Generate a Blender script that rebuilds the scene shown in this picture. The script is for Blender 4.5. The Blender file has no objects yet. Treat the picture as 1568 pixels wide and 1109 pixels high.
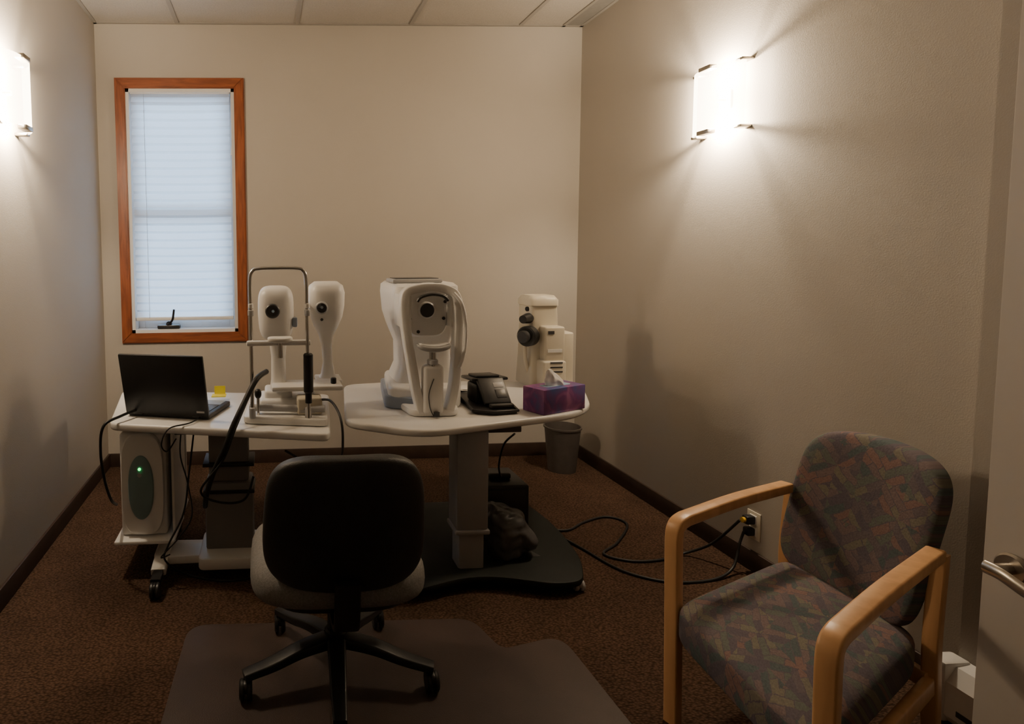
import bpy, bmesh, math, random
from mathutils import Vector, Matrix, noise
random.seed(3)
V=Vector
# ------------------------------------------------------------------ materials
def new_mat(name):
    m=bpy.data.materials.new(name); m.use_nodes=True
    nt=m.node_tree; b=nt.nodes["Principled BSDF"]
    return m,nt,b
def mat(name,col,rough=.5,metal=0,var=.06,scale=30,bump=0,bscale=None,spec=None,trans=0,emit=0,ecol=None,coat=0):
    m,nt,b=new_mat(name)
    tc=nt.nodes.new("ShaderNodeTexCoord"); n=nt.nodes.new("ShaderNodeTexNoise")
    n.inputs["Scale"].default_value=scale; n.inputs["Detail"].default_value=4
    nt.links.new(tc.outputs["Object"],n.inputs["Vector"])
    r=nt.nodes.new("ShaderNodeValToRGB")
    c=V(col)
    r.color_ramp.elements[0].color=(*[max(0,x*(1-var)) for x in c],1)
    r.color_ramp.elements[1].color=(*[min(1,x*(1+var)) for x in c],1)
    r.color_ramp.elements[0].position=.3; r.color_ramp.elements[1].position=.7
    nt.links.new(n.outputs["Fac"],r.inputs["Fac"]); nt.links.new(r.outputs["Color"],b.inputs["Base Color"])
    b.inputs["Roughness"].default_value=rough; b.inputs["Metallic"].default_value=metal
    if spec is not None: b.inputs["Specular IOR Level"].default_value=spec
    if trans: b.inputs["Transmission Weight"].default_value=trans
    if coat: b.inputs["Coat Weight"].default_value=coat
    if emit:
        b.inputs["Emission Color"].default_value=(*(ecol or col),1); b.inputs["Emission Strength"].default_value=emit
    if bump:
        n2=nt.nodes.new("ShaderNodeTexNoise"); n2.inputs["Scale"].default_value=bscale or scale*4
        nt.links.new(tc.outputs["Object"],n2.inputs["Vector"])
        bp=nt.nodes.new("ShaderNodeBump"); bp.inputs["Strength"].default_value=bump; bp.inputs["Distance"].default_value=.004
        nt.links.new(n2.outputs["Fac"],bp.inputs["Height"]); nt.links.new(bp.outputs["Normal"],b.inputs["Normal"])
    return m
M={}
M['wall']=mat("wall_paint",(.43,.395,.345),.75,var=.015,scale=3,bump=.12,bscale=260)
M['white']=mat("white_plastic",(.82,.81,.79),.38,var=.02,scale=8)
M['cream']=mat("cream_plastic",(.66,.61,.50),.42,var=.03,scale=8)
M['tabletop']=mat("white_laminate",(.74,.73,.71),.32,var=.02,scale=5)
M['grey']=mat("grey_metal_paint",(.20,.19,.19),.45,var=.04,scale=10)
M['colgrey']=mat("column_grey_paint",(.30,.29,.29),.45,var=.04,scale=10)
M['lgrey']=mat("light_grey_plastic",(.45,.45,.46),.4,var=.04,scale=10)
M['bluegrey']=mat("blue_grey_plastic",(.28,.33,.42),.4,var=.04,scale=10)
M['teal']=mat("teal_grey_plastic",(.20,.30,.31),.4,var=.04,scale=10)
M['black']=mat("black_plastic",(.012,.012,.013),.42,var=.1,scale=20)
M['blackfab']=mat("black_chair_shell",(.011,.011,.011),.5,var=.15,scale=40,bump=.3,bscale=400)
M['seatgrey']=mat("grey_seat_fabric",(.22,.21,.20),.9,var=.2,scale=200,bump=.5,bscale=700)
M['rubber']=mat("black_cable_rubber",(.010,.010,.010),.5,var=.1)
M['chrome']=mat("chrome",(.62,.60,.58),.18,metal=1,var=.02)
M['nickel']=mat("brushed_nickel",(.50,.46,.40),.32,metal=1,var=.03)
M['lens']=mat("dark_lens_glass",(.004,.004,.007),.05,var=.01,coat=1)
M['baseboard']=mat("brown_baseboard",(.040,.023,.016),.5,var=.15,scale=15)
M['base']=mat("dark_base_paint",(.008,.010,.008),.6,var=.15,scale=12,spec=.25)
M['bin']=mat("brown_bin_plastic",(.08,.068,.06),.5,var=.08)
M['vinyl']=mat("white_vinyl",(.7,.7,.7),.4,var=.02)
M['door']=mat("door_paint",(.54,.50,.45),.55,var=.02,scale=3)
M['note']=mat("yellow_paper",(.85,.75,.06),.8,var=.03)
M['tissue']=mat("tissue_paper",(.85,.84,.83),.9,var=.03)
M['mat']=mat("chair_mat_vinyl",(.056,.039,.033),.45,var=.1,scale=6,bump=.25,bscale=300,spec=.3)
M['bag']=mat("grey_plastic_bag",(.085,.083,.085),.30,var=.35,scale=7,bump=.5,bscale=18)
M['led']=mat("green_led",(.05,.9,.2),.4,emit=3,ecol=(.05,1,.2))
M['yellow']=mat("yellow_plug",(.7,.42,.02),.5)
M['skyblue']=mat("pale_blue_label",(.35,.5,.7),.5)
M['darkgrey']=mat("dark_grey_plastic",(.05,.05,.052),.4,var=.1)

def wood(name,c1,c2,axis='Z',scale=6,rough=.38):
    m,nt,b=new_mat(name)
    tc=nt.nodes.new("ShaderNodeTexCoord"); mp=nt.nodes.new("ShaderNodeMapping")
    s={'X':(.12,1,1),'Y':(1,.12,1),'Z':(1,1,.12)}[axis]
    mp.inputs["Scale"].default_value=s
    n=nt.nodes.new("ShaderNodeTexNoise"); n.inputs["Scale"].default_value=scale*8; n.inputs["Detail"].default_value=6; n.inputs["Distortion"].default_value=.6
    r=nt.nodes.new("ShaderNodeValToRGB"); r.color_ramp.elements[0].color=(*c1,1); r.color_ramp.elements[1].color=(*c2,1)
    r.color_ramp.elements[0].position=.35; r.color_ramp.elements[1].position=.65
    nt.links.new(tc.outputs["Object"],mp.inputs[0]); nt.links.new(mp.outputs[0],n.inputs["Vector"]); nt.links.new(n.outputs["Fac"],r.inputs[0]); nt.links.new(r.outputs[0],b.inputs["Base Color"])
    b.inputs["Roughness"].default_value=rough
    return m
M['trimV']=wood("red_oak_trim_vertical",(.17,.045,.015),(.30,.085,.028),'Z')
M['trimH']=wood("red_oak_trim_horizontal",(.17,.045,.015),(.30,.085,.028),'X')
M['maple']=wood("maple_wood",(.60,.33,.15),(.72,.42,.20),'Z',3)

def carpet():
    m,nt,b=new_mat("brown_loop_carpet")
    tc=nt.nodes.new("ShaderNodeTexCoord")
    v=nt.nodes.new("ShaderNodeTexVoronoi"); v.inputs["Scale"].default_value=95
    mp=nt.nodes.new("ShaderNodeMapping"); mp.inputs["Scale"].default_value=(1,1.6,1); mp.inputs["Rotation"].default_value=(0,0,.5)
    nt.links.new(tc.outputs["Object"],mp.inputs[0]); nt.links.new(mp.outputs[0],v.inputs["Vector"])
    n=nt.nodes.new("ShaderNodeTexNoise"); n.inputs["Scale"].default_value=5; nt.links.new(tc.outputs["Object"],n.inputs["Vector"])
    r=nt.nodes.new("ShaderNodeValToRGB"); r.color_ramp.elements[0].color=(.145,.082,.050,1); r.color_ramp.elements[1].color=(.045,.024,.014,1)
    r.color_ramp.elements[0].position=.1; r.color_ramp.elements[1].position=.75
    nt.links.new(v.outputs["Distance"],r.inputs[0])
    mx=nt.nodes.new("ShaderNodeMix"); mx.data_type='RGBA'; mx.blend_type='MULTIPLY'; mx.inputs["Factor"].default_value=.5
    nt.links.new(r.outputs[0],mx.inputs["A"]); nt.links.new(n.outputs["Fac"],mx.inputs["B"])
    nt.links.new(mx.outputs["Result"],b.inputs["Base Color"]); b.inputs["Roughness"].default_value=.95
    b.inputs["Specular IOR Level"].default_value=.15
    bp=nt.nodes.new("ShaderNodeBump"); bp.inputs["Strength"].default_value=.7; bp.inputs["Distance"].default_value=.006; bp.invert=True
    nt.links.new(v.outputs["Distance"],bp.inputs["Height"]); nt.links.new(bp.outputs[0],b.inputs["Normal"])
    return m
M['carpet']=carpet()
M['ceil']=mat("acoustic_tile",(.42,.39,.345),.9,var=.08,scale=120,bump=.5,bscale=150)
M['ceilgrey']=mat("grey_ceiling_vent",(.24,.23,.21),.7,var=.05)
M['tbar']=mat("ceiling_tbar",(.30,.28,.25),.5,var=.02)
def fabric():
    """woven upholstery: short slanted dashes, direction alternating like a herringbone"""
    m,nt,b=new_mat("patterned_upholstery")
    at=nt.nodes.new("ShaderNodeAttribute"); at.attribute_name="pat"
    nd=nt.nodes.new("ShaderNodeTexNoise"); nd.inputs["Scale"].default_value=9; nt.links.new(at.outputs["Vector"],nd.inputs["Vector"])
    sc=nt.nodes.new("ShaderNodeVectorMath"); sc.operation='SCALE'; sc.inputs["Scale"].default_value=.030; nt.links.new(nd.outputs["Color"],sc.inputs[0])
    nf=nt.nodes.new("ShaderNodeTexNoise"); nf.inputs["Scale"].default_value=120; nt.links.new(at.outputs["Vector"],nf.inputs["Vector"])
    sf=nt.nodes.new("ShaderNodeVectorMath"); sf.operation='SCALE'; sf.inputs["Scale"].default_value=.008; nt.links.new(nf.outputs["Color"],sf.inputs[0])
    a0=nt.nodes.new("ShaderNodeVectorMath"); a0.operation='ADD'; nt.links.new(sc.outputs[0],a0.inputs[0]); nt.links.new(sf.outputs[0],a0.inputs[1])
    ad=nt.nodes.new("ShaderNodeVectorMath"); ad.operation='ADD'; nt.links.new(at.outputs["Vector"],ad.inputs[0]); nt.links.new(a0.outputs[0],ad.inputs[1])
    def dashes(rot,loc):
        mp=nt.nodes.new("ShaderNodeMapping"); mp.inputs["Rotation"].default_value=(0,0,rot); mp.inputs["Location"].default_value=loc
        nt.links.new(ad.outputs[0],mp.inputs[0])
        br=nt.nodes.new("ShaderNodeTexBrick"); br.inputs["Scale"].default_value=1.0
        br.inputs["Brick Width"].default_value=.066; br.inputs["Row Height"].default_value=.023; br.inputs["Mortar Size"].default_value=.0015; br.inputs["Mortar Smooth"].default_value=.3
        br.inputs["Color1"].default_value=(0,0,0,1); br.inputs["Color2"].default_value=(1,1,1,1); br.inputs["Mortar"].default_value=(.5,.5,.5,1); br.inputs["Bias"].default_value=0
        br.offset=.35
        nt.links.new(mp.outputs[0],br.inputs["Vector"])
        r=nt.nodes.new("ShaderNodeValToRGB"); e=r.color_ramp.elements; r.color_ramp.interpolation='CONSTANT'
        cols=[(.085,.105,.108),(.130,.108,.118),(.190,.122,.112),(.105,.092,.110),(.165,.148,.120),(.118,.128,.115),(.160,.120,.122)]
        while len(e)<len(cols): e.new(.5)
        for i,c in enumerate(cols): e[i].position=i/len(cols); e[i].color=(*c,1)
        nt.links.new(br.outputs["Color"],r.inputs[0]); return r
    A=dashes(.65,(0,0,0)); B=dashes(-.65,(.013,.02,0))
    ck=nt.nodes.new("ShaderNodeTexChecker"); ck.inputs["Scale"].default_value=13; nt.links.new(ad.outputs[0],ck.inputs["Vector"])
    mx=nt.nodes.new("ShaderNodeMix"); mx.data_type='RGBA'
    nt.links.new(ck.outputs["Fac"],mx.inputs["Factor"]); nt.links.new(A.outputs[0],mx.inputs["A"]); nt.links.new(B.outputs[0],mx.inputs["B"])
    n=nt.nodes.new("ShaderNodeTexNoise"); n.inputs["Scale"].default_value=180; nt.links.new(at.outputs["Vector"],n.inputs["Vector"])
    m2=nt.nodes.new("ShaderNodeMix"); m2.data_type='RGBA'; m2.blend_type='OVERLAY'; m2.inputs["Factor"].default_value=.35
    nt.links.new(mx.outputs["Result"],m2.inputs["A"]); nt.links.new(n.outputs["Fac"],m2.inputs["B"])
    nt.links.new(m2.outputs["Result"],b.inputs["Base Color"]); b.inputs["Roughness"].default_value=.95; b.inputs["Specular IOR Level"].default_value=.2
    bp=nt.nodes.new("ShaderNodeBump"); bp.inputs["Strength"].default_value=.3; bp.inputs["Distance"].default_value=.002
    nt.links.new(n.outputs["Fac"],bp.inputs["Height"]); nt.links.new(bp.outputs[0],b.inputs["Normal"])
    return m
M['fabric']=fabric()
def tissuebox():
    m,nt,b=new_mat("purple_printed_card")
    tc=nt.nodes.new("ShaderNodeTexCoord"); n=nt.nodes.new("ShaderNodeTexNoise"); n.inputs["Scale"].default_value=11; n.inputs["Distortion"].default_value=1.2
    nt.links.new(tc.outputs["Object"],n.inputs["Vector"])
    r=nt.nodes.new("ShaderNodeValToRGB"); e=r.color_ramp.elements
    e[0].position=.3; e[0].color=(.07,.10,.30,1); e[1].position=.72; e[1].color=(.42,.16,.36,1); x=e.new(.5); x.color=(.20,.06,.23,1)
    nt.links.new(n.outputs["Fac"],r.inputs[0]); nt.links.new(r.outputs[0],b.inputs["Base Color"]); b.inputs["Roughness"].default_value=.35
    return m
M['card']=tissuebox()
def shade():
    m,nt,b=new_mat("pleated_shade_cloth")
    nt.nodes.remove(b)
    d=nt.nodes.new("ShaderNodeBsdfDiffuse"); t=nt.nodes.new("ShaderNodeBsdfTranslucent"); mx=nt.nodes.new("ShaderNodeMixShader"); mx.inputs[0].default_value=.6
    n=nt.nodes.new("ShaderNodeTexNoise"); n.inputs["Scale"].default_value=60
    r=nt.nodes.new("ShaderNodeValToRGB"); r.color_ramp.elements[0].color=(.74,.76,.78,1); r.color_ramp.elements[1].color=(.82,.83,.84,1)
    nt.links.new(n.outputs["Fac"],r.inputs[0])
    nt.links.new(r.outputs[0],d.inputs[0]); nt.links.new(r.outputs[0],t.inputs[0])
    nt.links.new(d.outputs[0],mx.inputs[1]); nt.links.new(t.outputs[0],mx.inputs[2]); nt.links.new(mx.outputs[0],nt.nodes["Material Output"].inputs[0])
    return m
M['shade']=shade()
def frosted():
    """thin diffusing glass: glows, and lets part of the bulb light straight through"""
    m,nt,b=new_mat("frosted_sconce_glass"); nt.nodes.remove(b)
    n=nt.nodes.new("ShaderNodeTexNoise"); n.inputs["Scale"].default_value=40
    r=nt.nodes.new("ShaderNodeValToRGB"); r.color_ramp.elements[0].color=(1,.79,.55,1); r.color_ramp.elements[1].color=(1,.83,.61,1)
    nt.links.new(n.outputs["Fac"],r.inputs[0])
    e=nt.nodes.new("ShaderNodeEmission"); e.inputs["Strength"].default_value=17; nt.links.new(r.outputs[0],e.inputs["Color"])
    t=nt.nodes.new("ShaderNodeBsdfTransparent"); t.inputs[0].default_value=(1,.96,.9,1)
    mx=nt.nodes.new("ShaderNodeMixShader"); mx.inputs[0].default_value=.34
    nt.links.new(e.outputs[0],mx.inputs[1]); nt.links.new(t.outputs[0],mx.inputs[2]); nt.links.new(mx.outputs[0],nt.nodes["Material Output"].inputs[0])
    return m
M['frost']=frosted()
def winglass():
    m,nt,b=new_mat("window_glass"); nt.nodes.remove(b)
    g=nt.nodes.new("ShaderNodeBsdfTransparent"); g.inputs[0].default_value=(.92,.95,.96,1)
    s=nt.nodes.new("ShaderNodeBsdfGlossy"); s.inputs["Roughness"].default_value=.03
    f=nt.nodes.new("ShaderNodeFresnel"); mx=nt.nodes.new("ShaderNodeMixShader")
    nt.links.new(f.outputs[0],mx.inputs[0]); nt.links.new(g.outputs[0],mx.inputs[1]); nt.links.new(s.outputs[0],mx.inputs[2]); nt.links.new(mx.outputs[0],nt.nodes["Material Output"].inputs[0])
    return m
M['glass']=winglass()

# ------------------------------------------------------------------ geometry helpers
CUR={'p':None,'inv':Matrix.Identity(4),'world':True}
def grp(name,loc,rot=0,world=True):
    e=bpy.data.objects.new(name,None); e.empty_display_size=.05
    e.location=loc; e.rotation_euler=(0,0,rot)
    bpy.context.collection.objects.link(e)
    mt=Matrix.Translation(V(loc))@Matrix.Rotation(rot,4,'Z')
    CUR.update(p=e,inv=mt.inverted(),world=world); return e
def regrp(e):
    mt=Matrix.Translation(e.location)@Matrix.Rotation(e.rotation_euler.z,4,'Z')
    CUR.update(p=e,inv=mt.inverted(),world=True)
def nogrp(): CUR.update(p=None,inv=Matrix.Identity(4),world=True)
def fin(name,bm,m,smooth=False,angle=40):
    if CUR['p'] is not None and CUR['world']: bm.transform(CUR['inv'])
    bmesh.ops.recalc_face_normals(bm,faces=bm.faces)
    if CUR['p'] is None:
        co=[v.co for v in bm.verts]
        c=V(((min(v.x for v in co)+max(v.x for v in co))/2,(min(v.y for v in co)+max(v.y for v in co))/2,min(v.z for v in co)))
        bm.transform(Matrix.Translation(-c))
    else: c=V((0,0,0))
    me=bpy.data.meshes.new(name); bm.to_mesh(me); bm.free()
    o=bpy.data.objects.new(name,me); bpy.context.collection.objects.link(o)
    o.location=c
    if isinstance(m,(list,tuple)):
        for k in m: me.materials.append(M[k])
    else: me.materials.append(M[m])
    if CUR['p'] is not None: o.parent=CUR['p']
    if smooth:
        for p in me.polygons: p.use_smooth=True
        try: me.set_sharp_from_angle(angle=math.radians(angle))
        except Exception: pass
    return o
def box_bm(x0,x1,y0,y1,z0,z1,bm=None,bev=0,seg=2):
    own=bm is None
    if own: bm=bmesh.new()
    vs=[bm.verts.new((x,y,z)) for x in (x0,x1) for y in (y0,y1) for z in (z0,z1)]
    fs=[(0,1,3,2),(4,6,7,5),(0,4,5,1),(2,3,7,6),(0,2,6,4),(1,5,7,3)]
    F=[bm.faces.new([vs[i] for i in f]) for f in fs]
    if bev:
        ed=list({e for f in F for e in f.edges})
        bmesh.ops.bevel(bm,geom=ed,offset=bev,segments=seg,profile=.5,affect='EDGES')
    return bm
def box(name,x0,x1,y0,y1,z0,z1,m,bev=.004,seg=2):
    return fin(name,box_bm(x0,x1,y0,y1,z0,z1,bev=bev,seg=seg),m,smooth=bev>0)
def roundpoly(pts,r,n=6):
    out=[]; N=len(pts)
    rr=r if isinstance(r,(list,tuple)) else [r]*N
    for i in range(N):
        p=V(pts[i]); a=V(pts[i-1])-p; b=V(pts[(i+1)%N])-p
        d=min(rr[i],a.length*.45,b.length*.45)
        if d<=0: out.append(p); continue
        s=p+a.normalized()*d; e=p+b.normalized()*d
        for k in range(n+1):
            t=k/n; out.append(s*(1-t)**2+p*2*t*(1-t)+e*t*t)
    return out
def prism(name,pts,z0,z1,m,r=.03,bev=.006,seg=2):
    P=roundpoly([V((p[0],p[1])) for p in pts],r)
    bm=bmesh.new()
    f=bm.faces.new([bm.verts.new((p.x,p.y,z0)) for p in P])
    ex=bmesh.ops.extrude_face_region(bm,geom=[f]); vs=[v for v in ex['geom'] if isinstance(v,bmesh.types.BMVert)]
    bmesh.ops.translate(bm,verts=vs,vec=(0,0,z1-z0))
    if bev:
        ed=[e for e in bm.edges if abs(e.verts[0].co.z-e.verts[1].co.z)<1e-6]
        bmesh.ops.bevel(bm,geom=ed,offset=bev,segments=seg,profile=.5,affect='EDGES')
    return fin(name,bm,m,smooth=True)
def loft(name,rings,m,smooth=True,cap=True,closed=False,angle=45):
    bm=bmesh.new(); R=[[bm.verts.new(p) for p in r] for r in rings]; n=len(R[0])
    for i in range(len(R)-(0 if closed else 1)):
        a=R[i]; b=R[(i+1)%len(R)]
        for j in range(n):
            bm.faces.new((a[j],a[(j+1)%n],b[(j+1)%n],b[j]))
    if cap and not closed:
        bm.faces.new(R[0][::-1]); bm.faces.new(R[-1])
    return fin(name,bm,m,smooth,angle)
def smoothpath(pts,sub=8):
    P=[V(p) for p in pts]
    if len(P)<3: return P
    out=[]
    for i in range(len(P)-1):
        p0=P[max(i-1,0)];p1=P[i];p2=P[i+1];p3=P[min(i+2,len(P)-1)]
        for k in range(sub):
            t=k/sub
            out.append(.5*((2*p1)+(p2-p0)*t+(2*p0-5*p1+4*p2-p3)*t*t+(3*p1-p0-3*p2+p3)*t**3))
    out.append(P[-1]); return out
def sweep(name,path,m,w,t=None,side=None,n=10,sm=True,sub=8,rect=False,scales=None):
    P=smoothpath(path,sub) if sm else [V(p) for p in path]
    t=t or w; rings=[]; prev=None
    for i,p in enumerate(P):
        d=(P[min(i+1,len(P)-1)]-P[max(i-1,0)]).normalized()
        if side is not None:
            s=V(side); s=(s-d*s.dot(d)).normalized()
        else:
            if prev is None:
                s=d.cross(V((0,0,1)))
                if s.length<.1: s=d.cross(V((1,0,0)))
                s.normalize()
            else: s=(prev-d*prev.dot(d)).normalized()
        prev=s; u=d.cross(s).normalized()
        k=scales(i/(len(P)-1)) if scales else 1
        ring=[]
        for j in range(n if not rect else 12):
            if rect:
                q=.28
                cs=[(1,1-q),(1,-(1-q)),(1-q*.3,-(1-q*.3)),(1-q,-1),(-(1-q),-1),(-(1-q*.3),-(1-q*.3)),(-1,-(1-q)),(-1,1-q),(-(1-q*.3),1-q*.3),(-(1-q),1),(1-q,1),(1-q*.3,1-q*.3)][j]
            else:
                a=2*math.pi*j/n; cs=(math.cos(a),math.sin(a))
            ring.append(p+s*(cs[0]*w*k)+u*(cs[1]*t*k))
        rings.append(ring)
    return loft(name,rings,m,angle=50)
def cyl(name,a,b,r,m,r2=None,n=28,bev=0):
    a=V(a);b=V(b); d=(b-a).normalized(); s=d.cross(V((0,0,1)))
    if s.length<.05: s=V((1,0,0))
    s.normalize(); u=d.cross(s); r2=r if r2 is None else r2
    def ring(p,q): return [p+s*math.cos(2*math.pi*j/n)*q+u*math.sin(2*math.pi*j/n)*q for j in range(n)]
    bev=min(bev,r*.9) if bev else 0
    R=[ring(a,r),ring(b,r2)] if not bev else [ring(a,r-bev),ring(a+d*bev,r),ring(b-d*bev,r2),ring(b,r2-bev)]
    return loft(name,R,m,angle=35)
def sgp(c,e): return math.copysign(abs(c)**e,c)
def sq_bm(c,s,e1=.5,e2=.5,nu=20,nv=36,fn=None,pat=None):
    bm=bmesh.new(); rows=[]
    lay=bm.verts.layers.float_vector.new("pat") if pat else None
    for i in range(nu+1):
        u=-math.pi/2+math.pi*i/nu; row=[]
        for j in range(nv):
            v=2*math.pi*j/nv
            x=sgp(math.cos(u),e1)*sgp(math.cos(v),e2); y=sgp(math.cos(u),e1)*sgp(math.sin(v),e2); z=sgp(math.sin(u),e1)
            p=V((x*s[0],y*s[1],z*s[2])); q=V((x,y,z))
            if fn: p=fn(p,q)
            row.append((p+V(c),pat(q) if pat else None))
        rows.append(row)
    def nv_(a):
        w=bm.verts.new(a[0])
        if pat: w[lay]=V(a[1])
        return w
    bv=nv_(rows[0][0]); tv=nv_(rows[-1][0])
    R=[[nv_(p) for p in r] for r in rows[1:-1]]
    for j in range(nv):
        bm.faces.new((bv,R[0][(j+1)%nv],R[0][j])); bm.faces.new((tv,R[-1][j],R[-1][(j+1)%nv]))
    for a,b in zip(R,R[1:]):
        for j in range(nv): bm.faces.new((a[j],a[(j+1)%nv],b[(j+1)%nv],b[j]))
    return bm
def sq(name,c,s,m,e1=.5,e2=.5,fn=None,nu=20,nv=36,pat=None):
    return fin(name,sq_bm(c,s,e1,e2,nu,nv,fn,pat),m,smooth=True,angle=80)
def srect(cx,cy,z,hx,hy,e=.4,n=32,dx=0):
    return [V((cx+sgp(math.cos(2*math.pi*j/n),e)*hx,cy+sgp(math.sin(2*math.pi*j/n),e)*hy,z)) for j in range(n)]
def loftz(name,secs,m,e=.4,angle=50):
    return loft(name,[srect(*s,e=e) for s in secs],m,angle=angle)
def caster(pre,x,y,m='black',r=.027,z0=0.0,top=.07):
    cyl(pre+"_wheel_a",(x-.019,y,z0+r),(x-.004,y,z0+r),r,m,bev=.004)
    cyl(pre+"_wheel_b",(x+.004,y,z0+r),(x+.019,y,z0+r),r,m,bev=.004)
    sq(pre+"_hood",(x,y,z0+r+.012),(.012,.024,.018),m,.7,.7,nu=8,nv=14)
    cyl(pre+"_stem",(x,y+.005,z0+r),(x,y+.005,z0+top),.007,m,n=12)

XL,XR,YB,H=-1.039,1.98,3.911,2.74
YF=-1.2
# ------------------------------------------------------------------ room shell
nogrp()
box("floor",XL-.15,XR+.15,YF-.15,YB+.15,-.1,0,'carpet',0)
box("wall_left",XL-.12,XL,YF,YB,0,H,'wall',0)
box("wall_right",XR,XR+.12,YF,YB,0,H,'wall',0)
box("wall_front",XL-.12,XR+.12,YF-.12,YF,0,H,'wall',0)
wx0,wx1,wz0,wz1=-.865,-.205,.85,2.35
bm=bmesh.new()
for a in ((XL-.12,wx0,0,H),(wx1,XR+.12,0,H),(wx0,wx1,0,wz0),(wx0,wx1,wz1,H)):
    box_bm(a[0],a[1],YB,YB+.15,a[2],a[3],bm=bm)
fin("wall_back",bm,'wall')
box("wall_return",1.93,XR,YF,1.585,0,H,'wall',.0)
bm=bmesh.new(); box_bm(XL-.12,XR+.12,YF-.12,YB+.15,H,H+.08,bm=bm)
for f in bm.faces: f.material_index=0
k=len(bm.faces)
xs=[-.54,.19,.89,1.58]; 
for x in xs: box_bm(x-.012,x+.012,YF,YB,H-.006,H+.001,bm=bm)
y=YB-.62
while y>YF: box_bm(XL,XR,y-.012,y+.012,H-.006,H+.001,bm=bm); y-=.61
for a in ((XL,XL+.02,YF,YB),(XR-.02,XR,YF,YB),(XL,XR,YB-.02,YB)): box_bm(*a,H-.007,H+.001,bm=bm)
box_bm(1.845,1.865,YF,YB,H-.007,H+.001,bm=bm)
bm.faces.ensure_lookup_table()
for f in bm.faces[k:]: f.material_index=1
k=len(bm.faces); box_bm(1.865,XR-.02,YF,YB,H-.004,H+.001,bm=bm)
bm.faces.ensure_lookup_table()
for f in bm.faces[k:]: f.material_index=2
fin("ceiling",bm,['ceil','tbar','ceilgrey'])
box("baseboard_left",XL,XL+.012,YF,YB,0,.085,'baseboard',.003)
box("baseboard_right",XR-.012,XR,1.60,YB,0,.085,'baseboard',.003)
box("baseboard_back",XL+.012,XR-.012,YB-.012,YB,0,.085,'baseboard',.003)

# ------------------------------------------------------------------ window
grp("window_1",((wx0+wx1)/2,YB,wz0))
o=.062
def trimpiece(n,pts,m):
    bm=bmesh.new(); f=bm.faces.new([bm.verts.new((p[0],YB-.001,p[1])) for p in pts])
    ex=bmesh.ops.extrude_face_region(bm,geom=[f]); vs=[v for v in ex['geom'] if isinstance(v,bmesh.types.BMVert)]
    bmesh.ops.translate(bm,verts=vs,vec=(0,-.018,0))
    bmesh.ops.bevel(bm,geom=[e for e in bm.edges if abs(e.verts[0].co.y-(YB-.019))<1e-5 and abs(e.verts[1].co.y-(YB-.019))<1e-5],offset=.005,segments=2,affect='EDGES')
    fin(n,bm,m)
a,b,c,d=wx0,wx1,wz0,wz1
trimpiece("casing_top",[(a-o,d+o),(b+o,d+o),(b,d),(a,d)],'trimH')
trimpiece("casing_bottom",[(a-o,c-o),(a,c),(b,c),(b+o,c-o)],'trimH')
trimpiece("casing_left",[(a-o,c-o),(a-o,d+o),(a,d),(a,c)],'trimV')
trimpiece("casing_right",[(b+o,c-o),(b,c),(b,d),(b+o,d+o)],'trimV')
bm=bmesh.new()
for q in ((a,a+.02,c,d),(b-.02,b,c,d),(a,b,c,c+.02),(a,b,d-.02,d)): box_bm(q[0],q[1],YB-.004,YB+.14,q[2],q[3],bm=bm)
fin("jamb",bm,'vinyl')
bm=bmesh.new()
mz=1.60
for q in ((a+.02,a+.06,c+.02,d-.02),(b-.06,b-.02,c+.02,d-.02),(a+.06,b-.06,c+.02,c+.07),(a+.06,b-.06,d-.06,d-.02),(a+.06,b-.06,mz-.03,mz+.03)):
    box_bm(q[0],q[1],YB+.095,YB+.13,q[2],q[3],bm=bm,bev=.004)
fin("sash",bm,'vinyl',True)
box("pane",a+.055,b-.055,YB+.11,YB+.114,c+.065,d-.055,'glass',0)
cyl("crank_hub",((a+b)/2-.11,YB+.075,c+.045),((a+b)/2-.11,YB+.035,c+.05),.018,'black',bev=.004)
box("crank_base",(a+b)/2-.18,(a+b)/2-.04,YB+.02,YB+.072,c+.021,c+.045,'black',.006)
sweep("crank_arm",[((a+b)/2-.12,YB+.03,c+.04),((a+b)/2-.085,YB+.01,c+.075),((a+b)/2-.075,YB+.005,c+.115),((a+b)/2-.07,YB+.0,c+.145)],'black',.007,n=8)
grp("window_shade",((a+b)/2,YB+.03,.93))
bm=bmesh.new(); n=56; zt,zb=2.325,.945; prev=None
sx0,sx1=a+.027,b-.032
pitch_=(zt-zb)/(n/2)
for i in range(n+1):
    z=zt-pitch_*(i//2)-(pitch_*.28 if i%2 else 0); yy=YB+.014+(.022 if i%2 else 0)
    if z<zb: z=zb
    cur=[bm.verts.new((sx0+(sx1-sx0)*t/6,yy,z-.004*math.sin(t/6*3.14))) for t in range(7)]
    if prev:
        for t in range(6): bm.faces.new((prev[t],prev[t+1],cur[t+1],cur[t]))
    prev=cur
fin("pleats",bm,'shade')
box("headrail",sx0-.003,sx1+.003,YB+.008,YB+.045,2.322,2.348,'vinyl',.004)
box("bottom_rail",sx0-.003,sx1+.003,YB+.010,YB+.040,.925,.947,'vinyl',.004)
cyl("cord",(sx1+.012,YB+.012,2.32),(sx1+.012,YB+.012,2.0),.0018,'vinyl',n=8)
cyl("cord_tassel",(sx1+.012,YB+.012,2.0),(sx1+.012,YB+.012,1.95),.005,'vinyl',r2=.008,n=10)
cyl("cord_far",(sx0+.08,YB+.010,2.32),(sx0+.08,YB+.010,.94),.0014,'lgrey',n=8)
nogrp()

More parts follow.
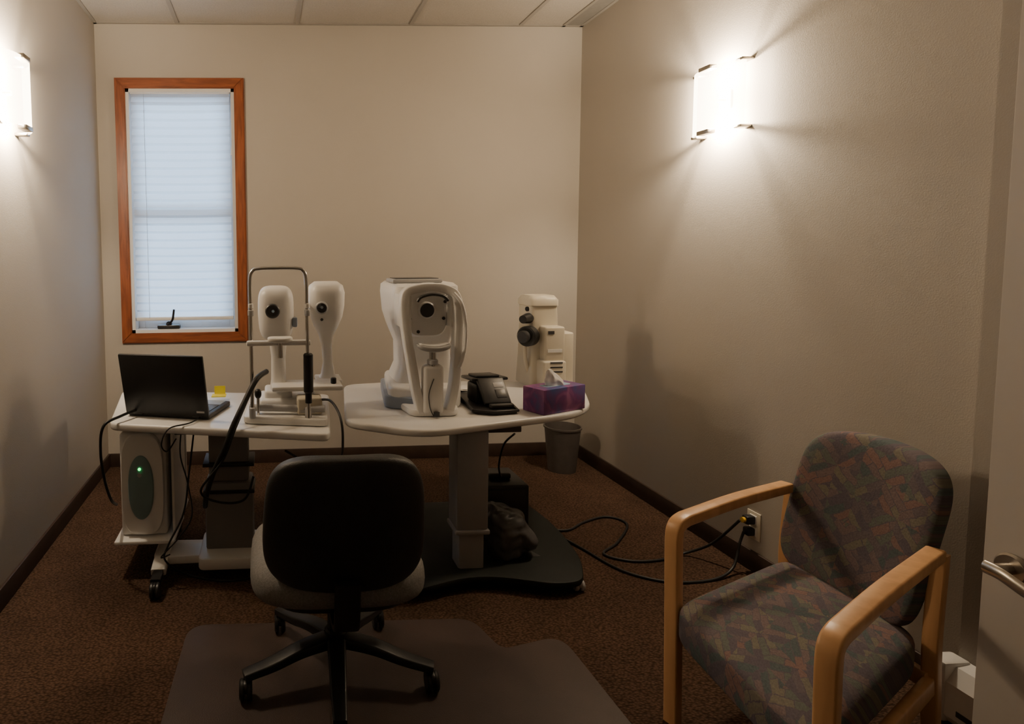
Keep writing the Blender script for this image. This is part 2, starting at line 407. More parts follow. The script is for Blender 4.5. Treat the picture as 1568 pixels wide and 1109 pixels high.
# ------------------------------------------------------------------ sconces
def sconce(side,y):
    x=XL if side<0 else XR; s=-side
    e=grp("wall_sconce",(x,y,1.85),0,True)
    box("backplate",min(x,x+s*.008),max(x,x+s*.008),y-.035,y+.035,1.93,2.01,'white',.003)
    z0,z1=1.835,2.105; hw=.145; dp=.10
    bm=bmesh.new(); n=20; rows=[]
    for z in (z0,z1):
        rows.append([bm.verts.new((x+s*(.018+(dp-.02)*math.sin(math.pi*(.04+.92*i/n))),y+hw*math.cos(math.pi*(.04+.92*i/n)),z)) for i in range(n+1)])
    o0,o1=rows
    for i in range(n):
        bm.faces.new((o0[i],o0[i+1],o1[i+1],o1[i]))
    fin("glass_shade",bm,'frost',True)
    for zz in (z0,z1):
        box("clip_center",min(x+s*.07,x+s*.106),max(x+s*.07,x+s*.106),y-.035,y+.035,zz-.009,zz+.009,'nickel',.003)
        for yy in (y-hw*.9,y+hw*.9):
            box("clip_side",min(x,x+s*.05),max(x,x+s*.05),yy-.020,yy+.020,zz-.006,zz+.006,'nickel',.003)
    cyl("lamp_holder",(x+s*.008,y,1.97),(x+s*.04,y,1.97),.010,'white',n=16)
    for zz in (1.875,2.065):
        l=bpy.data.lights.new("bulb","POINT"); l.energy=48; l.color=(1,.80,.57); l.shadow_soft_size=.022
        lo=bpy.data.objects.new("bulb",l); bpy.context.collection.objects.link(lo); lo.parent=e; lo.location=(s*.050,0,zz-1.85)
sconce(1,2.64); sconce(-1,2.53); nogrp()

# ------------------------------------------------------------------ instrument tables
cart=grp("instrument_cart",(-.2,2.65,0))
prism("tabletop",[(-.655,2.485),(.215,2.255),(.275,2.93),(-.745,3.10)],.628,.66,'tabletop',r=.05,bev=.009,seg=3)
box("column_lower",-.285,-.085,2.54,2.68,.09,.38,'grey',.012)
box("column_upper",-.268,-.102,2.555,2.665,.38,.628,'grey',.01)
prism("column_foot",[(-.31,2.45),(-.06,2.45),(-.06,2.72),(-.31,2.72)],.05,.098,'tabletop',r=.03,bev=.008)
prism("cross_beam",[(-.50,2.50),(.10,2.52),(.10,2.64),(-.50,2.66)],.055,.09,'tabletop',r=.04)
for i,x in enumerate((-.465,.10)):
    sweep("foot_%d"%(i+1),[(x,2.43,.062),(x,2.50,.074),(x,2.65,.083),(x,2.85,.076),(x,2.96,.066)],'tabletop',.030,.014,side=(1,0,0),rect=True)
    sweep("toe_%d"%(i+1),[(x,2.36,.058),(x,2.45,.062)],'black',.020,.012,side=(1,0,0),rect=True)
    caster("caster_%d"%(i*2+1),x,2.35,top=.06,r=.031); caster("caster_%d"%(i*2+2),x,2.94,top=.06)
box("cable_ring_1",-.292,-.078,2.533,2.687,.45,.465,'black',.003)
box("cable_ring_2",-.292,-.078,2.533,2.687,.335,.35,'black',.003)
box("drawer_tray",-.40,-.12,2.50,2.72,.60,.627,'darkgrey',.004)
sweep("shelf_arm",[(-.42,2.90,.63),(-.42,2.90,.4),(-.42,2.90,.16)],'white',.012,.012,rect=True)
box("shelf",-.655,-.41,2.50,2.95,.145,.16,'white',.004)
box("shelf_side",-.425,-.413,2.56,2.95,.16,.63,'white',.003)
nogrp()
grp("computer_tower",(-.54,2.72,.16))
box("case",-.635,-.445,2.55,2.93,.161,.60,'white',.016,3)
loft("front_bezel",[[V((-.54+sgp(math.cos(t*2*math.pi/40),.55)*.088*k,yy,.385+sgp(math.sin(t*2*math.pi/40),.55)*.215*k)) for t in range(40)] for yy,k in ((2.556,1),(2.54,1),(2.532,.96))],'white')
loft("oval_panel",[[V((-.545+math.cos(t*2*math.pi/40)*.052*k,yy,.375+sgp(math.sin(t*2*math.pi/40),.85)*.135*k)) for t in range(40)] for yy,k in ((2.535,1),(2.527,1),(2.523,.93))],'teal')
cyl("power_led",(-.548,2.528,.455),(-.548,2.519,.455),.006,'led',n=12)
cyl("power_button",(-.548,2.528,.43),(-.548,2.520,.43),.009,'lgrey',n=16)
nogrp()

rtable=grp("instrument_table",(.79,2.45,0))
prism("tabletop",[(.29,2.43),(.56,2.255),(1.25,2.47),(1.39,2.60),(1.55,2.98),(1.45,3.10),(.75,3.20),(.37,3.14)],.63,.66,'tabletop',r=[.07,.12,.12,.1,.08,.08,.1,.08],bev=.010,seg=3)
box("column_upper",.725,.855,2.36,2.48,.22,.63,'colgrey',.012)
box("column_lower",.738,.842,2.372,2.468,.05,.24,'colgrey',.010)
box("column_collar",.72,.86,2.355,2.485,.205,.225,'colgrey',.006)
box("under_frame",.60,1.0,2.40,2.75,.605,.631,'darkgrey',.004)
prism("base",[(.42,2.29),(.52,2.225),(.80,2.33),(1.08,2.235),(1.19,2.25),(1.27,2.42),(1.31,2.75),(1.26,3.12),(1.12,3.18),(.95,3.05),(.66,3.05),(.55,2.9),(.60,2.58)],.035,.062,'base',r=[.05,.05,.15,.08,.06,.1,.2,.06,.06,.1,.1,.1,.1],bev=.008)
prism("warning_label",[(1.03,2.44),(1.11,2.45),(1.08,2.52)],.0622,.0626,'black',r=0,bev=0)
for i,(x,y) in enumerate(((.47,2.28),(1.19,2.29),(1.22,3.10),(.64,2.98))):
    caster("caster_%d"%(i+1),x,y,m='lgrey' if i==1 else 'black',r=.022,top=.05)
nogrp()

psu=grp("power_supply_box",(1.02,2.72,.062))
box("housing",.93,1.13,2.62,2.86,.063,.30,'black',.008)
box("front_panel",.945,1.115,2.613,2.622,.08,.285,'black',.003)
box("handle",.98,1.08,2.70,2.73,.30,.325,'black',.008)
sweep("lead",[(.93,2.30,.63),(.935,2.42,.55),(.965,2.55,.42),(1.0,2.62,.34),(1.03,2.70,.32)],'rubber',.004,n=8)
nogrp()
grp("plastic_bag",(.97,2.50,.062))
def crumple(p,q):
    n1=noise.noise(p*11+V((3,1,7)))*.026+abs(noise.noise(p*24+V((2,2,2))))*.012
    p=p+V((q.x,q.y,q.z)).normalized()*n1*1.4
    p.x+=.02*q.z*-1; 
    if p.z<-.085:p.z=-.085
    return p
sq("sack",(.98,2.49,.152),(.105,.085,.10),'bag',.9,.9,fn=crumple,nu=40,nv=60)
sweep("tied_end",[(.96,2.50,.21),(.92,2.50,.20),(.885,2.48,.16),(.875,2.47,.09)],'bag',.035,.010,scales=lambda t:1-.4*t)
nogrp()

# ------------------------------------------------------------------ laptop
rot=math.atan2(-.11,.36)
lap=grp("laptop",(-.605,2.60,.66),rot,world=False)
prism("base",[(0,.0),(.365,0),(.365,.25),(0,.25)],.002,.022,'black',r=.012,bev=.004)
prism("keyboard_deck",[(.02,.03),(.345,.03),(.345,.16),(.02,.16)],.022,.0245,'darkgrey',r=.005,bev=.001)
box("palm_rest",.02,.345,.17,.245,.021,.0235,'bluegrey',.001)
LT=Matrix.Translation((0,-.002,.016))@Matrix.Rotation(math.radians(12),4,'X')
bm=box_bm(-.003,.368,-.008,.006,0,.262,bev=.005)
bm.transform(LT); fin("lid",bm,'black',True)
bm=box_bm(.012,.353,.006,.0075,.015,.25); bm.transform(LT); fin("screen",bm,'lens')
for x in (.05,.315): cyl("hinge",(x-.02,0,.018),(x+.02,0,.018),.009,'darkgrey',n=14)
bm=box_bm(.318,.352,-.0092,-.0078,.018,.026); bm.transform(LT); fin("badge",bm,'lgrey')
nogrp()
grp("sticky_note",(-.24,2.83,.683))
box("note_sheet",-.275,-.21,2.80,2.86,.684,.688,'note',.001)
bm=box_bm(-.265,-.215,2.853,2.856,.686,.725); fin("note_pad",bm,'note')
nogrp()

# ------------------------------------------------------------------ keratometer unit (left)
grp("corneal_topographer",(.05,2.5,.66))
prism("base_plate",[(-.115,2.42),(.215,2.345),(.25,2.72),(-.09,2.80)],.661,.690,'white',r=.03,bev=.008)
box("slide_block",-.05,.19,2.50,2.70,.69,.735,'white',.012,3)
cyl("slide_rail",(-.09,2.47,.715),(.21,2.42,.715),.014,'lgrey')
box("gearbox",.10,.20,2.42,2.50,.69,.76,'cream',.010,3)
box("label",.112,.17,2.4185,2.421,.70,.712,'lgrey',.0)
sweep("headrest_bow",[(-.077,2.41,.685),(-.077,2.41,.9),(-.078,2.41,1.1),(-.078,2.41,1.225),(-.070,2.41,1.262),(-.045,2.41,1.274),(.03,2.40,1.276),(.105,2.39,1.274),(.130,2.39,1.262),(.139,2.39,1.225),(.140,2.39,1.1),(.142,2.39,.9),(.143,2.38,.685)],'chrome',.0075,n=12,sub=6)
for x in (-.077,.142):
    y=2.41 if x<0 else 2.39
    cyl("post_socket",(x,y,.685),(x,y,.73),.013,'lgrey',bev=.003); cyl("clamp",(x,y,1.09),(x,y,1.115),.012,'lgrey',bev=.003)
    cyl("band_pin",(x,y,1.12),(x,y-.0,1.14),.010,'white',bev=.003)
box("chin_bar",-.095,.155,2.385,2.415,.975,.995,'white',.006)
def cup(p,q): 
    p.z+=1.5*p.x*p.x; return p
sq("chin_cup",(.035,2.365,1.002),(.048,.032,.012),'white',.6,.8,fn=cup)
cyl("chin_post",(.035,2.38,.93),(.035,2.38,.995),.010,'chrome')
box("lower_bar",.0,.29,2.47,2.62,.775,.795,'white',.007)
cyl("adjust_sleeve",(.143,2.38,.79),(.143,2.38,.945),.019,'black',bev=.005)
cyl("adjust_grip",(.143,2.38,.75),(.143,2.38,.79),.013,'black')
sq("head_left",(.022,2.60,1.085),(.075,.085,.114),'white',.5,.55,fn=lambda p,q:V((p.x*(1-.08*max(0,-q.z)),p.y,p.z)))
cyl("lens_ring_left",(.008,2.515,1.10),(.008,2.502,1.10),.030,'darkgrey',bev=.004)
cyl("lens_left",(.008,2.503,1.10),(.008,2.499,1.10),.019,'lens')
cyl("lens_core_left",(.010,2.500,1.10),(.010,2.498,1.10),.006,'skyblue',n=16)
loftz("neck_left",[(.03,2.60,.74,.042,.055),(.03,2.60,.80,.032,.04),(.03,2.60,.90,.030,.035),(.03,2.60,.98,.04,.05),(.03,2.60,1.02,.05,.06)],'white',e=.6)
box("foot_left",-.03,.085,2.54,2.68,.72,.765,'white',.012,3)
box("side_knob_left",.09,.11,2.53,2.57,1.03,1.07,'bluegrey',.006)
loftz("head_right",[(.245,2.66,.795,.040,.045),(.245,2.66,.81,.030,.035),(.245,2.66,.86,.021,.026),(.24,2.66,.93,.022,.03),(.238,2.66,.98,.032,.04),(.238,2.66,1.02,.052,.06),(.238,2.65,1.06,.068,.075),(.238,2.65,1.11,.077,.082),(.238,2.65,1.165,.079,.082),(.238,2.65,1.195,.071,.076),(.238,2.65,1.211,.050,.055)],'white',e=.62)
cyl("lens_ring_right",(.215,2.575,1.105),(.212,2.562,1.105),.027,'lgrey',bev=.004)
cyl("lens_right",(.213,2.563,1.105),(.212,2.558,1.105),.020,'lens')
cyl("lens_spot_right",(.213,2.559,1.108),(.213,2.556,1.108),.006,'bluegrey',n=14)
cyl("sensor_right",(.215,2.58,1.055),(.213,2.573,1.055),.006,'darkgrey',n=14)
box("platform_right",.19,.30,2.58,2.72,.78,.797,'white',.006)
cyl("platform_post",(.16,2.60,.73),(.16,2.60,.78),.022,'white')
cyl("base_knob",(.255,2.52,.795),(.255,2.52,.82),.012,'black',bev=.003)
cyl("joystick_stem",(-.055,2.45,.69),(-.055,2.45,.76),.006,'chrome'); sq("joystick_knob",(-.055,2.45,.775),(.014,.014,.02),'black',.9,.9,nu=10,nv=16)
nogrp()

# ------------------------------------------------------------------ autorefractor (middle)
grp("autorefractor",(.66,2.7,.66))
prism("base",[(.50,2.60),(.80,2.56),(.93,2.98),(.56,3.04)],.661,.755,'white',r=.06,bev=.018,seg=3)
prism("base_skirt",[(.485,2.62),(.62,2.55),(.66,3.0),(.54,3.03)],.661,.715,'bluegrey',r=.04,bev=.01)
prism("front_foot",[(.565,2.46),(.765,2.455),(.80,2.68),(.54,2.68)],.661,.690,'white',r=.05,bev=.01)
loftz("body",[(.70,2.82,.74,.15,.15),(.695,2.82,.82,.115,.12),(.69,2.82,.92,.11,.13),(.685,2.82,1.0,.135,.17),(.680,2.81,1.06,.148,.195),(.672,2.81,1.15,.148,.20),(.672,2.81,1.185,.145,.198),(.672,2.81,1.198,.13,.18)],'white',e=.3)
loft("measuring_face",[[V((.652+sgp(math.cos(t*2*math.pi/44),.5)*.094*k*(1-.10*(1-sgp(math.sin(t*2*math.pi/44),1))/2),yy,1.080+sgp(math.sin(t*2*math.pi/44),.5)*.105*k)) for t in range(44)] for yy,k in ((2.68,1.07),(2.60,1.04),(2.565,1.0),(2.55,.92))],'white')
cyl("lens_ring",(.650,2.555,1.09),(.650,2.540,1.09),.036,'white',bev=.005)
cyl("lens",(.650,2.541,1.09),(.650,2.537,1.09),.029,'lens')
for i,(x,z) in enumerate(((.580,1.055),(.722,1.055),(.728,1.125),(.615,1.0))):
    cyl("sensor_%d"%(i+1),(x,2.565,z),(x,2.546,z),.007,'darkgrey',n=14)
fp=[(.612,2.49,.675),(.592,2.49,.76),(.573,2.49,.87),(.556,2.49,.97),(.546,2.50,1.06),(.544,2.505,1.13),(.556,2.51,1.168),(.60,2.512,1.184),(.66,2.512,1.188),(.715,2.51,1.180),(.754,2.50,1.152),(.764,2.49,1.08),(.762,2.49,.98),(.757,2.49,.87),(.745,2.49,.76),(.725,2.49,.675)]
sweep("face_frame",fp,'white',.030,.018,side=(0,1,0),rect=True,sub=6)
box("frame_bridge_left",.533,.575,2.49,2.66,1.02,1.16,'white',.010); box("frame_bridge_right",.735,.774,2.49,2.66,1.02,1.16,'white',.010)
sweep("forehead_band",[(.590,2.462,1.134),(.605,2.458,1.152),(.65,2.455,1.162),(.695,2.458,1.154),(.715,2.462,1.136)],'darkgrey',.010,.007,side=(0,1,0),n=10)
sweep("side_handle",[(.74,2.47,1.165),(.770,2.455,1.12),(.785,2.45,1.03),(.780,2.45,.93),(.762,2.46,.86)],'white',.007,.007,n=10)
box("chin_column",.612,.700,2.45,2.50,.67,.875,'white',.018,3)
cyl("chin_post",(.655,2.47,.87),(.655,2.47,.935),.014,'chrome')
cyl("chin_post_collar",(.655,2.47,.875),(.655,2.47,.897),.022,'lgrey',bev=.004)
def cup2(p,q): p.z+=2.8*p.x*p.x; return p
sq("chin_rest",(.655,2.455,.942),(.070,.034,.013),'lgrey',.6,.7,fn=cup2)
sq("chin_paper",(.655,2.455,.953),(.060,.027,.006),'white',.6,.7,fn=cup2)
box("top_display",.53,.75,2.66,2.82,1.199,1.216,'lgrey',.006)
box("display_screen",.545,.735,2.675,2.805,1.216,1.219,'darkgrey',.001)
cyl("foot_knob",(.665,2.44,.668),(.665,2.44,.685),.012,'black')
sweep("grey_cord",[(.655,2.448,.82),(.635,2.446,.76),(.64,2.446,.70),(.655,2.44,.665)],'darkgrey',.002,n=6)
nogrp()

# ------------------------------------------------------------------ lensmeter
grp("lensmeter",(1.38,3.02,.66))
loftz("column",[(1.36,3.07,.661,.085,.10),(1.36,3.07,.80,.078,.095),(1.355,3.07,.95,.072,.085),(1.352,3.07,1.06,.070,.08)],'cream',e=.25)
loftz("cap",[(1.352,3.07,1.062,.076,.088),(1.352,3.07,1.09,.076,.088),(1.352,3.07,1.112,.06,.07)],'cream',e=.3)
box("optics_block",1.325,1.425,2.92,3.0,.76,.965,'cream',.010,3)
box("lower_block",1.31,1.425,2.90,3.0,.661,.80,'cream',.010,3)
box("side_housing",1.43,1.495,2.97,3.12,.661,.93,'cream',.010,3)
for i in range(3): box("vent_%d"%(i+1),1.345,1.405,2.898,2.902,.80+.022*i-.055,.807+.022*i-.055,'darkgrey',.0)
box("slot_1",1.34,1.41,2.917,2.921,.84,.855,'white',.0); box("slot_2",1.34,1.37,2.917,2.921,.93,.945,'darkgrey',.0)
cyl("focus_dial",(1.245,2.96,.915),(1.285,2.99,.915),.050,'black',bev=.006)
cyl("focus_knob",(1.222,2.945,.915),(1.245,2.96,.915),.030,'darkgrey',bev=.004)
cyl("eyepiece_tube",(1.27,3.0,1.0),(1.31,3.03,1.0),.026,'black')
cyl("eyepiece_cup",(1.235,2.97,.998),(1.27,3.0,1.0),.020,'black',r2=.026)
cyl("small_knob",(1.275,3.02,1.045),(1.30,3.03,1.045),.012,'black')
sweep("marking_lever",[(1.25,2.98,.90),(1.262,3.0,.80),(1.29,3.02,.72)],'cream',.010,.01,n=8)
nogrp()

# ------------------------------------------------------------------ black device on a tray
grp("black_desk_tray",(.95,2.62,.66))
TP=[(.832,2.49),(.905,2.455),(1.015,2.475),(1.03,2.58),(1.02,2.80),(.865,2.86)]
prism("tray",TP,.661,.672,'black',r=.02,bev=.004)
sweep("tray_rim",[(x,y,.675) for x,y in TP+[TP[0]]],'black',.006,.006,sm=False,n=8)
rz=Matrix.Translation((.955,2.63,.670))@Matrix.Rotation(math.radians(6),4,'Z')
def lb(n,x0,x1,y0,y1,z0,z1,m,bev=.004,rx=0,tr=(0,0,0)):
    bm=box_bm(x0,x1,y0,y1,z0,z1,bev=bev); bm.transform(rz@Matrix.Translation(tr)@Matrix.Rotation(rx,4,'X')); fin(n,bm,m,bev>0)
RX=math.radians(48); TR=(0,-.075,.014)
lb("body",-.068,.062,.0,.10,0,.085,'black',.012)
lb("sloped_front",-.062,.058,.0,.125,-.014,.008,'black',.006,RX,TR)
lb("keypad",.0,.045,.025,.065,.008,.010,'darkgrey',.001,RX,TR)
lb("small_display",.0,.045,.075,.10,.008,.0095,'lgrey',.001,RX,TR)
lb("flat_lid",-.085,.085,.01,.13,.098,.112,'black',.006,math.radians(-3),(0,-.01,0))
lb("lid_pad",-.06,.05,.02,.11,.111,.122,'black',.006,math.radians(-3),(0,-.01,0))
lb("front_card",-.05,.05,-.115,-.085,.004,.020,'darkgrey',.004)
nogrp()
grp("paper_slips",(.87,2.92,.66))
for i in range(3):
    bm=box_bm(-.045,.045,-.03,.03,0,.002); bm.transform(Matrix.Translation((.89+.02*i,2.93+.015*i,.662+.003*i))@Matrix.Rotation(.3+.5*i,4,'Z')); fin("slip_%d"%(i+1),bm,'tissue')
nogrp()

# ------------------------------------------------------------------ tissue box
grp("tissue_box",(1.105,2.435,.66),math.radians(24),world=False)
box("carton",.0,.245,.0,.112,.001,.105,'card',.003)
prism("opening_film",[(.05,.03),(.20,.03),(.20,.08),(.05,.08)],.105,.1065,'skyblue',r=.028,bev=0)
def tis(p,q):
    p=p+V((noise.noise(p*30)*.014,noise.noise(p*30+V((5,5,5)))*.014,0)); 
    k=1-.75*max(0,(q.z+1)/2); p.x*=k; p.y*=k; p.x+=-.02*(q.z+1); return p
sq("tissue_tuft",(.13,.055,.132),(.070,.03,.045),'tissue',.9,.9,fn=tis,nu=24,nv=30)
nogrp()

# ------------------------------------------------------------------ waste basket
grp("waste_basket",(1.76,3.62,0))
n=40
def rg(r,z): return [V((1.76+math.cos(2*math.pi*j/n)*r,3.62+math.sin(2*math.pi*j/n)*r,z)) for j in range(n)]
loft("bin_body",[rg(.0789,.0),rg(.080,.004),rg(.103,.262),rg(.109,.264),rg(.109,.274),rg(.102,.274),rg(.098,.25),rg(.074,.01),rg(.01,.01)],'bin',angle=50)
nogrp()

# ------------------------------------------------------------------ office chair
grp("office_chair",(.19,1.86,0),world=False)
for i in range(5):
    a=math.radians(270+72*i+(-4 if i==0 else 0)); c_,s_=math.cos(a),math.sin(a)
    sweep("base_leg_%d"%(i+1),[(c_*.03,s_*.03,.125),(c_*.12,s_*.12,.115),(c_*.21,s_*.21,.092),(c_*.30,s_*.30,.078)],'black',.027,.016,side=(-s_,c_,0),rect=True,scales=lambda t:1.1-.4*t)
    caster("caster_%d"%(i+1),c_*.295,s_*.295,r=.030,top=.085,z0=.004)
cyl("hub",(0,0,.09),(0,0,.16),.036,'black',bev=.006)
cyl("gas_sleeve",(0,0,.15),(0,0,.23),.027,'black'); cyl("gas_piston",(0,0,.22),(0,0,.31),.016,'darkgrey')
box("mechanism",-.09,.09,-.13,.12,.285,.335,'black',.012)
cyl("tilt_lever",(.08,.02,.30),(.24,.03,.295),.006,'black',n=12); sq("lever_knob",(.25,.03,.295),(.025,.012,.008),'black',.8,.8,nu=8,nv=14)
sq("seat",(-.005,-.01,.39),(.258,.245,.070),'seatgrey',.55,.55,fn=lambda p,q:V((p.x,p.y,p.z+(.02*(q.y*q.y) if q.z<0 else -.0))))
sq("seat_pan",(0,.0,.335),(.20,.20,.02),'black',.4,.5)
def bend(p,q):
    t=(q.z+1)/2
    w=1-.04*(1-t)**3-.13*t**1.6
    x=p.x*w
    return V((x,p.y+1.1*x*x-.04*(q.z),p.z))
sq("backrest",(0,-.285,.615),(.230,.042,.197),'blackfab',.48,.5,fn=bend,nu=36,nv=60)
sq("backrest_cushion",(0,-.235,.615),(.212,.040,.177),'blackfab',.5,.5,fn=bend,nu=28,nv=48)
sweep("back_bracket",[(0,-.08,.30),(0,-.20,.30),(0,-.275,.33),(0,-.30,.40),(0,-.31,.47)],'black',.034,.010,side=(1,0,0),rect=True)
nogrp()

prism("chair_mat",[(-.31,2.16),(.71,2.13),(.755,1.95),(.985,2.01),(1.0,1.25),(.9,.9),(-.36,.9)],.0005,.0035,'mat',r=[.08,.06,.04,.08,.05,.05,.05],bev=.001,seg=1)

# ------------------------------------------------------------------ armchair
FL,FR,BL,BR=V((1.10,1.60)),V((1.055,1.08)),V((1.640,1.84)),V((1.635,1.40))
grp("upholstered_armchair",((FL.x+BR.x)/2,(FL.y+BR.y)/2,0))
for nm,F,B in (("left",FL,BL),("right",FR,BR)):
    d=(B-F).normalized(); sd=(-d.y,d.x,0)
    q=lambda t,z:(F.x+d.x*t,F.y+d.y*t,z)
    L=(B-F).length
    sweep("leg_arm_"+nm,[q(.015,0),q(.010,.15),q(.004,.32),q(-.002,.46),q(-.004,.540),q(.004,.570),q(.030,.582),q(.08,.585),q(.3,.589),q(L-.03,.580)],'maple',.019,.015,side=sd,rect=True,sub=6)
    sweep("leg_back_"+nm,[q(L+.04,0),q(L+.01,.2),q(L-.01,.36),q(L+.01,.57)],'maple',.016,.020,side=sd,rect=True,sub=5)
    sweep("side_rail_"+nm,[q(.01,.245),q(L*.5,.242),q(L+.01,.238)],'maple',.011,.024,side=sd,rect=True,sub=4)
def rail(n,A,B,z): sweep(n,[(A.x,A.y,z),((A.x+B.x)/2,(A.y+B.y)/2,z),(B.x,B.y,z)],'maple',.022,.011,side=(0,0,1),rect=True,sub=3)
rail("front_rail",FL.lerp(BL,.16),FR.lerp(BR,.16),.262); rail("rear_rail",FL.lerp(BL,.97),FR.lerp(BR,.97),.250)
def bil(u,v,e=0):
    A=FL.lerp(FR,u); B=BL.lerp(BR,u); return A.lerp(B,v)
def seatfn(p,q):
    u=.5+.5*q.x*.94; v=.46+.5*q.y*1.0
    b=bil(u,v)
    z=p.z
    if q.z>0: z+=.012*(1-q.x*q.x)*(1-q.y*q.y)
    return V((b.x,b.y,.316+z))
sq("seat_cushion",(0,0,0),(1,1,.057),'fabric',.35,.22,fn=seatfn,nu=24,nv=64,pat=lambda q:(q.x*.27,q.y*.29+q.z*.05,.01))
BL2=V((1.66,1.825)); BR2=V((1.635,1.40))
dB=(BR2-BL2); Lb=dB.length; dBn=dB.normalized(); nrm=V((-dBn.y,dBn.x))
if nrm.x<0: nrm=-nrm
def backfn(p,q):
    t=(q.z+1)/2
    hw=.5*Lb+.0
    c=(BL2+BR2)/2
    z=.345+.450*t
    z-= .03*q.x*q.x*max(0,q.z)
    off=-.035+.095*t-.03*(q.x*q.x)
    xy=c+dBn*(q.x*hw)+nrm*(off+q.y*.036)
    return V((xy.x,xy.y,z))
sq("backrest",(0,0,0),(1,1,1),'fabric',.38,.5,fn=backfn,nu=30,nv=64,pat=lambda q:(q.x*.23+3,q.z*.24+1,.01))
nogrp()

# ------------------------------------------------------------------ baseboard heater
grp("baseboard_heater",(1.89,1.3,0))
hx0,hx1,hy0,hy1=1.855,1.93,.6,1.60
def prof(y): return [V((hx1-.001,y,.01)),V((hx0+.012,y,.01)),V((hx0,y,.03)),V((hx0,y,.125)),V((hx0+.028,y,.165)),V((hx1-.001,y,.170))]
loft("cabinet",[prof(hy0),prof(hy1)],'white',smooth=False)
box("end_cap",hx0-.004,hx1-.001,hy1-.05,hy1+.004,.005,.176,'white',.008)
box("outlet_slot",hx0-.002,hx0+.004,hy0+.05,hy1-.08,.045,.06,'darkgrey',.0)
nogrp()
# ------------------------------------------------------------------ door
grp("door_1",(1.48,.75,0))
dx=1.46; de=1.168
box("slab",dx,dx+.04,.30,de,.012,2.1,'door',.003)
hz=.69; hy=de-.055
cyl("rose",(dx,hy,hz),(dx-.012,hy,hz),.030,'nickel',bev=.004)
cyl("lever_neck",(dx-.012,hy,hz),(dx-.050,hy,hz),.011,'nickel')
sweep("lever",[(dx-.048,hy+.012,hz),(dx-.053,hy-.02,hz),(dx-.053,hy-.06,hz-.012),(dx-.047,hy-.11,hz-.028)],'nickel',.013,.007,side=(0,0,1),n=10)
cyl("rose_rear",(dx+.04,hy,hz),(dx+.05,hy,hz),.030,'nickel',bev=.004)
box("latch_plate",dx+.01,dx+.03,de,de+.0015,hz-.03,hz+.03,'nickel',.0)
for i,z in enumerate((.25,1.85)): cyl("hinge_%d"%(i+1),(dx+.045,.30,z-.04),(dx+.045,.30,z+.04),.008,'nickel',n=12)
nogrp()

# ------------------------------------------------------------------ outlet and cords
grp("wall_outlet",(XR,2.39,.14))
box("plate",XR-.006,XR-.0005,2.355,2.425,.135,.25,'cream',.002)
box("receptacle_1",XR-.009,XR-.005,2.372,2.408,.198,.236,'white',.002); box("receptacle_2",XR-.009,XR-.005,2.372,2.408,.149,.187,'white',.002)
box("plug_upper",XR-.045,XR-.008,2.374,2.406,.200,.235,'black',.006); box("plug_lower",XR-.04,XR-.008,2.374,2.406,.152,.185,'black',.006)
cyl("plug_collar",(XR-.055,2.39,.217),(XR-.04,2.39,.217),.011,'yellow',n=16)
nogrp()
grp("power_cord",(1.5,2.6,0))
for i,pts in enumerate(([(1.30,2.80,.012),(1.40,2.80,.006),(1.52,2.88,.006),(1.66,2.93,.006),(1.71,2.84,.006),(1.56,2.66,.006),(1.44,2.56,.006),(1.52,2.49,.006),(1.65,2.49,.006),(1.78,2.53,.01),(1.86,2.47,.08),(1.915,2.39,.215)],
  [(1.32,2.73,.012),(1.37,2.62,.006),(1.42,2.45,.006),(1.49,2.36,.006),(1.60,2.31,.006),(1.76,2.32,.006),(1.87,2.36,.03),(1.92,2.39,.12),(1.935,2.39,.167)])):
    sweep("strand_%d"%(i+1),pts,'rubber',.0055,n=8)
nogrp()
def attach(parent,name,pts,r): regrp(parent); sweep(name,pts,'rubber',r,n=8); nogrp()
attach(cart,"cable_loom",[(-.02,2.47,.86),(-.06,2.38,.845),(-.11,2.32,.76),(-.15,2.30,.68),(-.18,2.31,.60),(-.23,2.36,.49),(-.265,2.42,.38),(-.28,2.50,.30)],.011)
attach(cart,"cable_a",[(-.10,2.42,.75),(-.14,2.34,.67),(-.19,2.32,.55),(-.28,2.36,.42),(-.22,2.44,.34),(-.12,2.48,.33),(-.08,2.50,.42)],.005)
attach(lap,"charger_cord",[(-.54,2.63,.69),(-.61,2.50,.685),(-.665,2.44,.66),(-.685,2.46,.55),(-.68,2.49,.42),(-.665,2.52,.33),(-.67,2.62,.27)],.006)
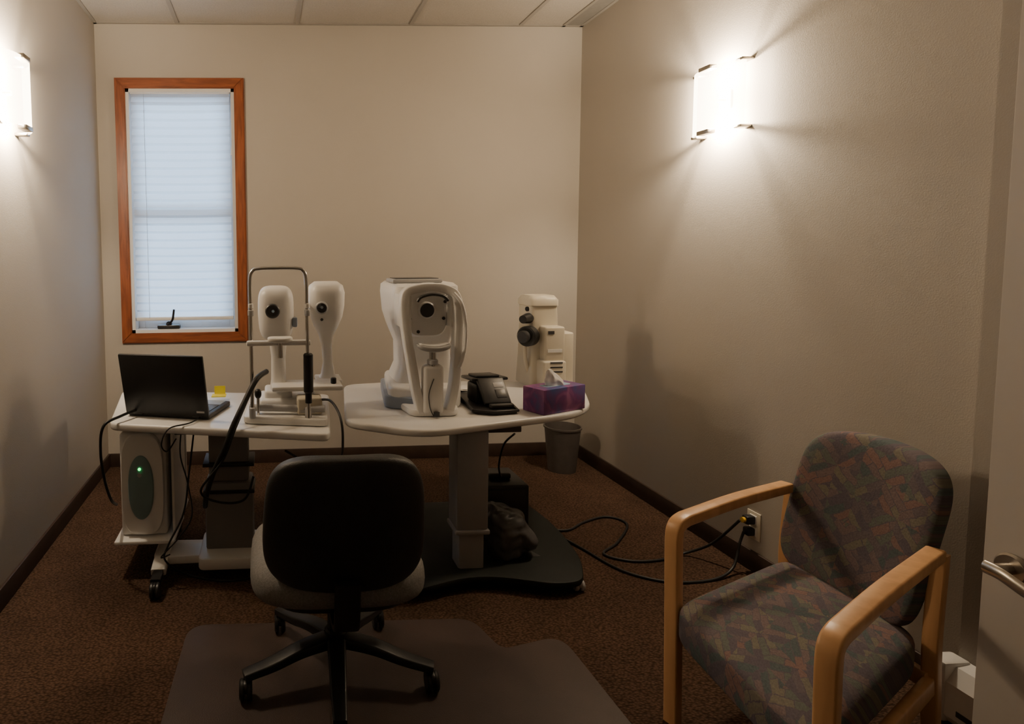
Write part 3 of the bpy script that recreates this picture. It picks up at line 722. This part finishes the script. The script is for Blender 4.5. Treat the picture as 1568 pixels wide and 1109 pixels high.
attach(lap,"usb_cord",[(-.26,2.60,.675),(-.32,2.44,.668),(-.40,2.385,.66),(-.43,2.38,.60),(-.42,2.45,.55),(-.40,2.55,.57)],.003)
attach(cart,"cable_b",[(.19,2.47,.74),(.225,2.34,.765),(.25,2.23,.73),(.255,2.20,.65),(.245,2.21,.58),(.20,2.30,.50),(.05,2.42,.55)],.005)
attach(cart,"cable_c",[(-.33,2.60,.60),(-.34,2.48,.45),(-.36,2.44,.30),(-.42,2.42,.18),(-.44,2.45,.10),(-.36,2.50,.012),(-.2,2.45,.006),(-.05,2.48,.006)],.004)
attach(cart,"cable_d",[(-.40,2.75,.60),(-.38,2.52,.52),(-.345,2.46,.42),(-.33,2.46,.28),(-.38,2.44,.20),(-.45,2.42,.13),(-.43,2.5,.10)],.003)

# ------------------------------------------------------------------ exterior + world
box("ground_outside",-8,8,YB+.6,14,-.6,-.5,'lgrey',0)
w=bpy.data.worlds.new("world"); bpy.context.scene.world=w; w.use_nodes=True
nt=w.node_tree; bg=nt.nodes["Background"]
bg.inputs[0].default_value=(.50,.71,1,1); bg.inputs[1].default_value=12.0

# ------------------------------------------------------------------ camera
yaw,pitch,roll=math.radians(2.79),math.radians(4.116),math.radians(-.664)
f0=V((math.sin(yaw),math.cos(yaw),0)); r0=V((math.cos(yaw),-math.sin(yaw),0)); u0=V((0,0,1))
f1=f0*math.cos(pitch)-u0*math.sin(pitch); u1=u0*math.cos(pitch)+f0*math.sin(pitch)
r1=r0*math.cos(roll)+u1*math.sin(roll); u2=u1*math.cos(roll)-r0*math.sin(roll)
cam=bpy.data.cameras.new("camera"); cam.sensor_width=36; cam.lens=950/1568*36
cam.shift_x=(784-460.2)/1568; cam.shift_y=(459.9-554.5)/1568; cam.clip_start=.02
co=bpy.data.objects.new("camera",cam); bpy.context.collection.objects.link(co)
mw=Matrix((( r1.x,u2.x,-f1.x,0),(r1.y,u2.y,-f1.y,0),(r1.z,u2.z,-f1.z,1.3232),(0,0,0,1)))
co.matrix_world=mw
bpy.context.scene.camera=co
